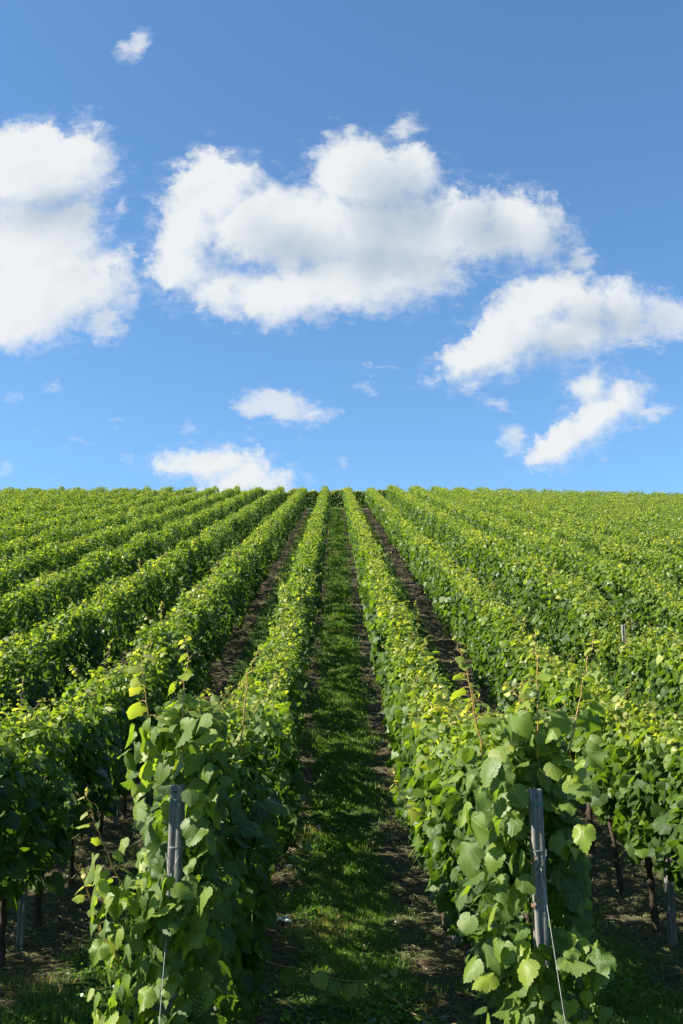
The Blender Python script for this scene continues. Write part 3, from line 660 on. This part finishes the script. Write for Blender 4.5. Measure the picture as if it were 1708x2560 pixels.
# ------------------------------------------------------------------ posts and wires
def post_mesh(h, a=0.034, seed=0):
    g = np.random.default_rng(seed); c = a * .82; q = a * .16; d = a * .16
    prof = []
    for s in range(4):      # square section, soft edges, a shallow groove down each face
        ca, sa = math.cos(s * math.pi / 2), math.sin(s * math.pi / 2)
        for px, py in ((a, -c), (a, -q * 1.8), (a - d, -q), (a - d, q), (a, q * 1.8), (a, c), (c, a)):
            prof.append((px * ca - py * sa, px * sa + py * ca))
    prof = np.array(prof); k = len(prof); zs = np.concatenate([[-.25], np.linspace(0, h - .004, 14), [h]])
    V = []
    for z in zs:
        sc = (0.97 if z == h else 1.0) * (1 + g.normal(0, .006)); V.append(np.column_stack([prof * sc, np.full(k, z) + (g.normal(0, .0015, k) if z > h - .01 else 0)]))
    V = np.vstack(V + [[0, 0, h - .003]]); T = []; m = len(zs)
    for i in range(m - 1):
        for j in range(k):
            q0 = i * k + j; q1 = i * k + (j + 1) % k; T += [(q0, q1, q1 + k), (q0, q1 + k, q0 + k)]
    for j in range(k): T.append((m * k, (m - 1) * k + j, (m - 1) * k + (j + 1) % k))
    me = np_mesh('trellis_post', V, np.array(T)); me.materials.append(M_WOOD); return me
def ring(z, a, r, turns, g):
    """a few turns of wire or twine round a square post"""
    P = []
    for i in range(turns * 16 + 1):
        t = i / 16 * 2 * math.pi; c, s = math.cos(t), math.sin(t); q = a / max(abs(c), abs(s)) * .985 + r
        q = min(q, a * 1.28); P.append((c * q, s * q, z + i / 16 * r * 2.3 + g.normal(0, r * .3)))
    return tube(P, r, 5)
def end_post(x, label, h, tilt):
    g = np.random.default_rng(int(abs(x) * 100)); z0 = float(ground(x, 5.7))
    root = link('trellis_post', post_mesh(h, .0345, 3 if x > 0 else 4), None, None, (x, 5.68, z0)); root.rotation_euler = (tilt[0], tilt[1], .06 if x > 0 else -.08)
    tag(root, label, 'post', 'posts holding the vine rows')
    ties = [(h - .09, M_TWINE, .0022, 3), (h - .33, M_WIRE, .0018, 2)] + ([(h - .42, M_TWINE, .002, 2), (h - .83, M_TWINE, .002, 2), (h - .20, M_WIRE, .0015, 1)] if x > 0 else [(h - .085, M_WIRE, .0014, 1)])
    for z, mt, r, tn in ties:
        V, F = ring(z, .0345, r, tn, g); link('wire_tie', np_mesh('wire_tie', V, F, smooth=True), mt, root)
    V, F = tube([(0, -.0355, h - .036), (0, -.0325, h - .036)], .006, 8); link('nail_head', np_mesh('nail_head', V, F), M_BARK, root)
    # dry tendrils that still cling to the wood
    for i in range(5 if x > 0 else 2):
        z = h - g.uniform(.38, .85); sd = g.choice([-1, 1]); t = np.linspace(0, 1, 16)
        P = np.stack([sd * (.042 + .02 * np.sin(t * 7)) * (1 - .5 * t), -.045 - .012 * np.cos(t * 9), z + .05 * t + .012 * np.sin(t * 13)], 1)
        V, F = tube(P, np.linspace(.0028, .0012, 16), 4); link('dry_tendril', np_mesh('dry_tendril', V, F), M_DRY, root)
    return root
XL, XR = ROW_X[-1], ROW_X[1]
end_post(XL - .002, 'short grey post sunk in leaves at the end of the first left row', 1.775, (0.0, .006))
end_post(XR - .017, 'bare grey post with wire ties at the end of the first right row', 1.75, (0.0, -.004))
def anchor(x, zt, foot, label):
    z0 = float(ground(x, 5.7)); a = .038; top = (x, 5.66 - a, z0 + zt - .10); P1 = [(x - a, 5.66, z0 + zt), (x - a * .7, 5.63 - .02, z0 + zt - .035), top]
    P2 = [(x + a, 5.66, z0 + zt), (x + a * .7, 5.63 - .02, z0 + zt - .035), top]
    gz = float(ground(foot[0], foot[1])); pool = Pool()
    V, F = tube(P1, .0016, 5); pool.add(V, F); V, F = tube(P2, .0016, 5); pool.add(V, F)
    t = np.linspace(0, 1, 20)[:, None]; Q = np.array(top) * (1 - t) + np.array([foot[0], foot[1], gz - .05]) * t
    V, F = tube(Q, .0012, 6); pool.add(V, F)
    tw = np.linspace(0, 1, 40); H = np.array(top) + np.stack([.004 * np.cos(tw * 50), .004 * np.sin(tw * 50), -.10 * tw], 1); V, F = tube(H, .0016, 4); pool.add(V, F)
    me = pool.mesh('anchor_wire', True); o = link('anchor_wire', me, M_WIRE); tag(o, label, 'wire', 'anchor wires of the end posts')
    # ground anchor: an eye on a rod
    E = [(foot[0] + .018 * math.cos(q), foot[1], gz - .01 + .018 * math.sin(q)) for q in np.linspace(0, 2 * math.pi, 14)]
    V, F = tube(E, .004, 5); link('ground_eye', np_mesh('ground_eye', V, F), M_WIRE, o)
anchor(XL - .002, 1.42, (XL + .06, 4.75), 'thin pale steel wire running to the ground from the short left post')
anchor(XR - .017, 1.44, (XR - .005, 4.75), 'thin steel wire running to the ground from the tall right post')

PM = [post_mesh(1.95, .034, 20 + i) for i in range(3)]
g = np.random.default_rng(55)
for k in (-2, -1, 1, 2, 3, 4):
    y = Y0 + 4.0 if abs(k) != 2 else Y0 + 4.0; n = 0
    while y < (58 if abs(k) == 2 else 34):
        x = ROW_X[k] + (-.02 if k < 0 else .0)
        if not (k == 4 and y < 20) and not (k == 3 and y < 12):
            yy = y if k != 4 else y - 1.85
            o = link('trellis_post', PM[g.integers(0, 3)], None, None, (x, yy, float(ground(x, yy)))); o.rotation_euler = (g.normal(0, .02), g.normal(0, .02) + (.03 if k > 0 and n == 0 else 0), g.normal(0, .1))
            side = 'left' if k < 0 else 'right'
            if abs(k) == 2 and n == 0: lab = f'upright grey post beside the nearest bare trunk of the second row {side} of the alley'
            else: lab = f'grey post half hidden under the leaves of the {ORD[abs(k)]} row {side} of the alley'
            tag(o, lab, 'post', 'posts holding the vine rows' if abs(k) == 2 and n == 0 else f'posts within the {ORD[abs(k)]} row {side} of the alley')
        y += 3.95; n += 1

# ------------------------------------------------------------------ ground cover
def blades(x, y, h, w, age, g, bend=0.5, flat=False):
    N = len(x); a = g.uniform(0, 6.28, N); l = g.normal(0, bend, (N, 2))
    base = np.stack([x, y, ground(x, y) - .005], 1)
    side = np.stack([np.cos(a), np.sin(a), np.zeros(N)], 1) * w[:, None] * .5
    mid = base + np.stack([l[:, 0] * h * .25, l[:, 1] * h * .25, h * .58], 1); tp = base + np.stack([l[:, 0] * h * .8, l[:, 1] * h * .8, h * np.clip(1 - .25 * (l ** 2).sum(1), .4, 1)], 1)
    V = np.stack([base - side, base + side, mid + side * .8, mid - side * .8, tp], 1)
    F = np.array([(0, 1, 2), (0, 2, 3), (3, 2, 4)])[None] + (np.arange(N) * 5)[:, None, None]
    A = np.zeros((N, 5, 4)); A[..., 0] = np.clip(age, 0, 1)[:, None]; A[..., 1] = g.random(N)[:, None]
    return V.reshape(-1, 3), F.reshape(-1, 3), A.reshape(-1, 4)
def alley(i): return ROW0 + 2 * i
def strip_points(n, i, ya, yb, half, g, power=1.0):
    y = ya + (yb - ya) * g.random(n) ** power
    c = alley(i) + .06 * np.sin(y * .9 + i)
    wv = half * (1 + .22 * np.sin(y * 1.9 + i * 2) + .15 * np.sin(y * 4.7 + i))
    x = c + wv * np.clip(g.normal(0, .55, n), -1.35, 1.35)
    return x, y
def build_grass():
    g = np.random.default_rng(21); pool = Pool(); weed = Pool()
    def patch(n, i, ya, yb, h, w, half=.50, power=1.0):
        x, y = strip_points(n, i, ya, yb, half, g, power)
        cl = vnoise(np.stack([x * 2.6 + i * 9, y * 2.6, np.zeros(n)], 1)); cl2 = vnoise(np.stack([x * 7 + i, y * 7, np.full(n, 3.3)], 1)); dry = vnoise(np.stack([x * 1.7 + 40, y * 1.4, np.full(n, 9.)], 1))
        keep = g.random(n) < np.clip((cl * .6 + cl2 * .4 - .22) * 3.2, 0.05, 1)
        edge = np.abs(x - alley(i)) / half
        age = .30 + .3 * cl2 + g.normal(0, .12, n) + .55 * (g.random(n) < np.clip((dry - .60) * 2.2 + (edge - .8) * .35, .02, .85))
        hh = h * (.35 + 1.1 * cl) * g.uniform(.4, 1.3, n); ww = w * g.uniform(.7, 1.3, n)
        V, F, A = blades(x[keep], y[keep], hh[keep], ww[keep], age[keep], g); pool.add(V, F, A)
    def weeds(n, i, ya, yb, s, half=.5, power=1.0):
        x, y = strip_points(n, i, ya, yb, half, g, power); cl = vnoise(np.stack([x * 2.2 + 31, y * 2.2 + i, np.full(n, 6.)], 1)); k = cl > .47; x = x[k]; y = y[k]; m = len(x); cl = cl[k]
        P = np.stack([x, y, ground(x, y) + g.uniform(.01, .16, m) * (cl - .3)], 1)
        V, F, A = leaves(P, g.normal(0, .45, (m, 3)) + [0, 0, 1], g.normal(0, 1, (m, 3)), s * g.uniform(.5, 1.5, m), 2, .32 + .25 * g.random(m), g); weed.add(V, F, A)
    patch(46000, 0, 4.0, 12, .085, .0055, .54, 1.0); patch(50000, 0, 12, 30, .10, .010, .52); patch(36000, 0, 30, 92, .13, .022, .52)
    patch(16000, -1, 4.0, 10, .09, .0052); patch(12000, -1, 10, 30, .10, .011); patch(9000, -1, 30, 80, .13, .025)
    patch(16000, 1, 4.0, 10, .09, .0052); patch(12000, 1, 10, 30, .10, .011); patch(7000, 1, 30, 80, .13, .025)
    patch(5000, -2, 6, 18, .10, .011); patch(5000, 2, 6, 18, .10, .011); patch(9000, 4, 24, 46, .12, .02, .8); patch(9000, 5, 24, 46, .12, .02, .8)
    patch(5000, 3, 18, 36, .12, .02, .8)
    weeds(11000, 0, 4.2, 12, .028); weeds(9000, 0, 12, 32, .045); weeds(5000, -1, 4.2, 12, .03); weeds(7000, 1, 4.2, 12, .032)
    me = pool.mesh('grass'); o = link('grass', me, M_GRASS); tag(o, 'green and straw-coloured grass growing in strips between the rows', 'grass', kind='stuff')
    me = weed.mesh('weeds'); o = link('weeds', me, M_WEED); tag(o, 'low round-leaved weeds growing among the grass', 'weeds', kind='stuff')
build_grass()
def build_straw():
    """dead stems and prunings that lie on the bare strips under the vines"""
    g = np.random.default_rng(31); pool = Pool(); canes = Pool()
    def strip(n, k, ya, yb, L, w, spread=.42):
        y = g.uniform(ya, yb, n); x = ROW_X[k] + g.normal(0, spread, n); a = g.normal(0, .9, n) + (g.random(n) < .5) * math.pi; l = L * g.gamma(2.5, .4, n)
        d = np.stack([np.cos(a), np.sin(a)], 1) * l[:, None] * .5; s = np.stack([-np.sin(a), np.cos(a)], 1) * (w * g.uniform(.6, 1.4, n))[:, None] * .5
        c = np.stack([x, y], 1); bow = g.normal(0, .12, n)[:, None] * l[:, None] * np.stack([-np.sin(a), np.cos(a)], 1)
        pts = [c - d - s, c - d + s, c + bow + s, c + bow - s, c + d]
        zz = [g.uniform(.004, .03, n), None, g.uniform(.008, .05, n), None, g.uniform(.003, .04, n)]; zz[1] = zz[0]; zz[3] = zz[2] + w * .4
        V = np.stack([np.column_stack([p, ground(p[:, 0], p[:, 1]) + z]) for p, z in zip(pts, zz)], 1)
        F = np.array([(0, 1, 2), (0, 2, 3), (3, 2, 4)])[None] + (np.arange(n) * 5)[:, None, None]
        A = np.zeros((n, 5, 4)); A[..., 0] = np.clip(g.normal(.4, .25, n), 0, 1)[:, None]; A[..., 1] = g.random(n)[:, None]; pool.add(V.reshape(-1, 3), F.reshape(-1, 3), A.reshape(-1, 4))
    for k in (-2, -1, 1, 2, 3):
        strip(11000, k, 5.0, 14, .13, .005); strip(4500, k, 14, 34, .18, .008)
        if k != 3: strip(1200, k, 34, 80, .3, .016)
    for k in (-2, -1, 1, 2):
        for i in range(520):
            y = 5.2 + 16 * g.random() ** 1.4; x = ROW_X[k] + g.normal(0, .33); a = g.normal(0, .8); L = g.uniform(.08, .42); t = np.linspace(-.5, .5, 6)
            P = np.stack([x + math.cos(a) * t * L, y + math.sin(a) * t * L + .15 * L * np.sin(t * 5 + g.uniform(0, 6)), np.full(6, .012) + g.uniform(0, .03, 6)], 1); P[:, 2] += ground(P[:, 0], P[:, 1])
            V, F = tube(P, np.linspace(1, .6, 6) * g.uniform(.0025, .0055), 4); canes.add(V, F, (np.clip(g.normal(.45, .3), 0, 1), g.random(), 0, 0))
    o = link('dead_straw', pool.mesh('dead_straw'), M_STRAW); tag(o, 'dry straw and dead leaf stalks littering the brown soil under the vines', 'dead straw', kind='stuff')
    o = link('pruned_canes', canes.mesh('pruned_canes'), M_STRAW); tag(o, 'pale pruned vine canes strewn over the brown soil', 'pruned canes', kind='stuff')
build_straw()
def stones():
    g = np.random.default_rng(41); pool = Pool(); bm = bmesh.new(); bmesh.ops.create_icosphere(bm, subdivisions=1, radius=1); bv = np.array([v.co for v in bm.verts]); bf = np.array([[v.index for v in f.verts] for f in bm.faces]); bm.free()
    for i in range(700):
        k = g.choice([-2, -1, 1, 2]); y = 5 + 18 * g.random() ** 1.3; x = ROW_X[k] + g.normal(0, .38); s = g.gamma(2, .006) + .005
        V = bv * (1 + g.normal(0, .15, (len(bv), 1))) * s * g.uniform(.6, 1.3, 3) + [x, y, float(ground(x, y)) + s * .3]; pool.add(V, bf)
    o = link('gravel', pool.mesh('gravel'), M_STONE); tag(o, 'small pale stones scattered on the bare soil under the vines', 'gravel', kind='stuff')
stones()
def scrap(x, y, sx, sy, label, seed):
    g = np.random.default_rng(seed); n = 13; u, v = np.meshgrid(np.linspace(-1, 1, n), np.linspace(-1, 1, n)); ph = g.uniform(0, 6, 6)
    z = .35 * np.abs(np.sin(u * 3.1 + ph[0] + v)) + .3 * np.abs(np.sin(v * 4.3 + ph[1] - u * 1.6)) + .2 * g.random((n, n)) - .35 * (u * u + v * v) * .5
    X = x + sx * (u + .12 * np.sin(v * 5 + ph[2]) + .07 * g.normal(0, 1, (n, n))); Yp = y + sy * (v + .12 * np.sin(u * 4 + ph[3]) + .07 * g.normal(0, 1, (n, n)))
    V = np.stack([X, Yp, ground(X, Yp) + .03 + z * min(sx, sy) * .9], -1).reshape(-1, 3); loc = np.array([x, y, float(ground(x, y))])
    I, J = np.meshgrid(np.arange(n - 1), np.arange(n - 1)); q = (J * n + I).ravel(); T = np.concatenate([np.stack([q, q + 1, q + n + 1], 1), np.stack([q, q + n + 1, q + n], 1)])
    o = link('plastic_scrap', np_mesh('plastic_scrap', V - loc, T), M_PLASTIC); o.location = loc; tag(o, label, 'litter', 'white plastic scraps on the soil')
scrap(-.52, 10.3, .10, .065, 'largest crumpled white plastic scrap, at the left edge of the grass alley', 1)
scrap(-.55, 12.3, .05, .03, 'small white plastic scrap under the first left row, beyond the larger crumpled one', 2)
scrap(-2.45, 10.7, .05, .03, 'small white plastic scrap in the shade between the first and second left rows', 3)
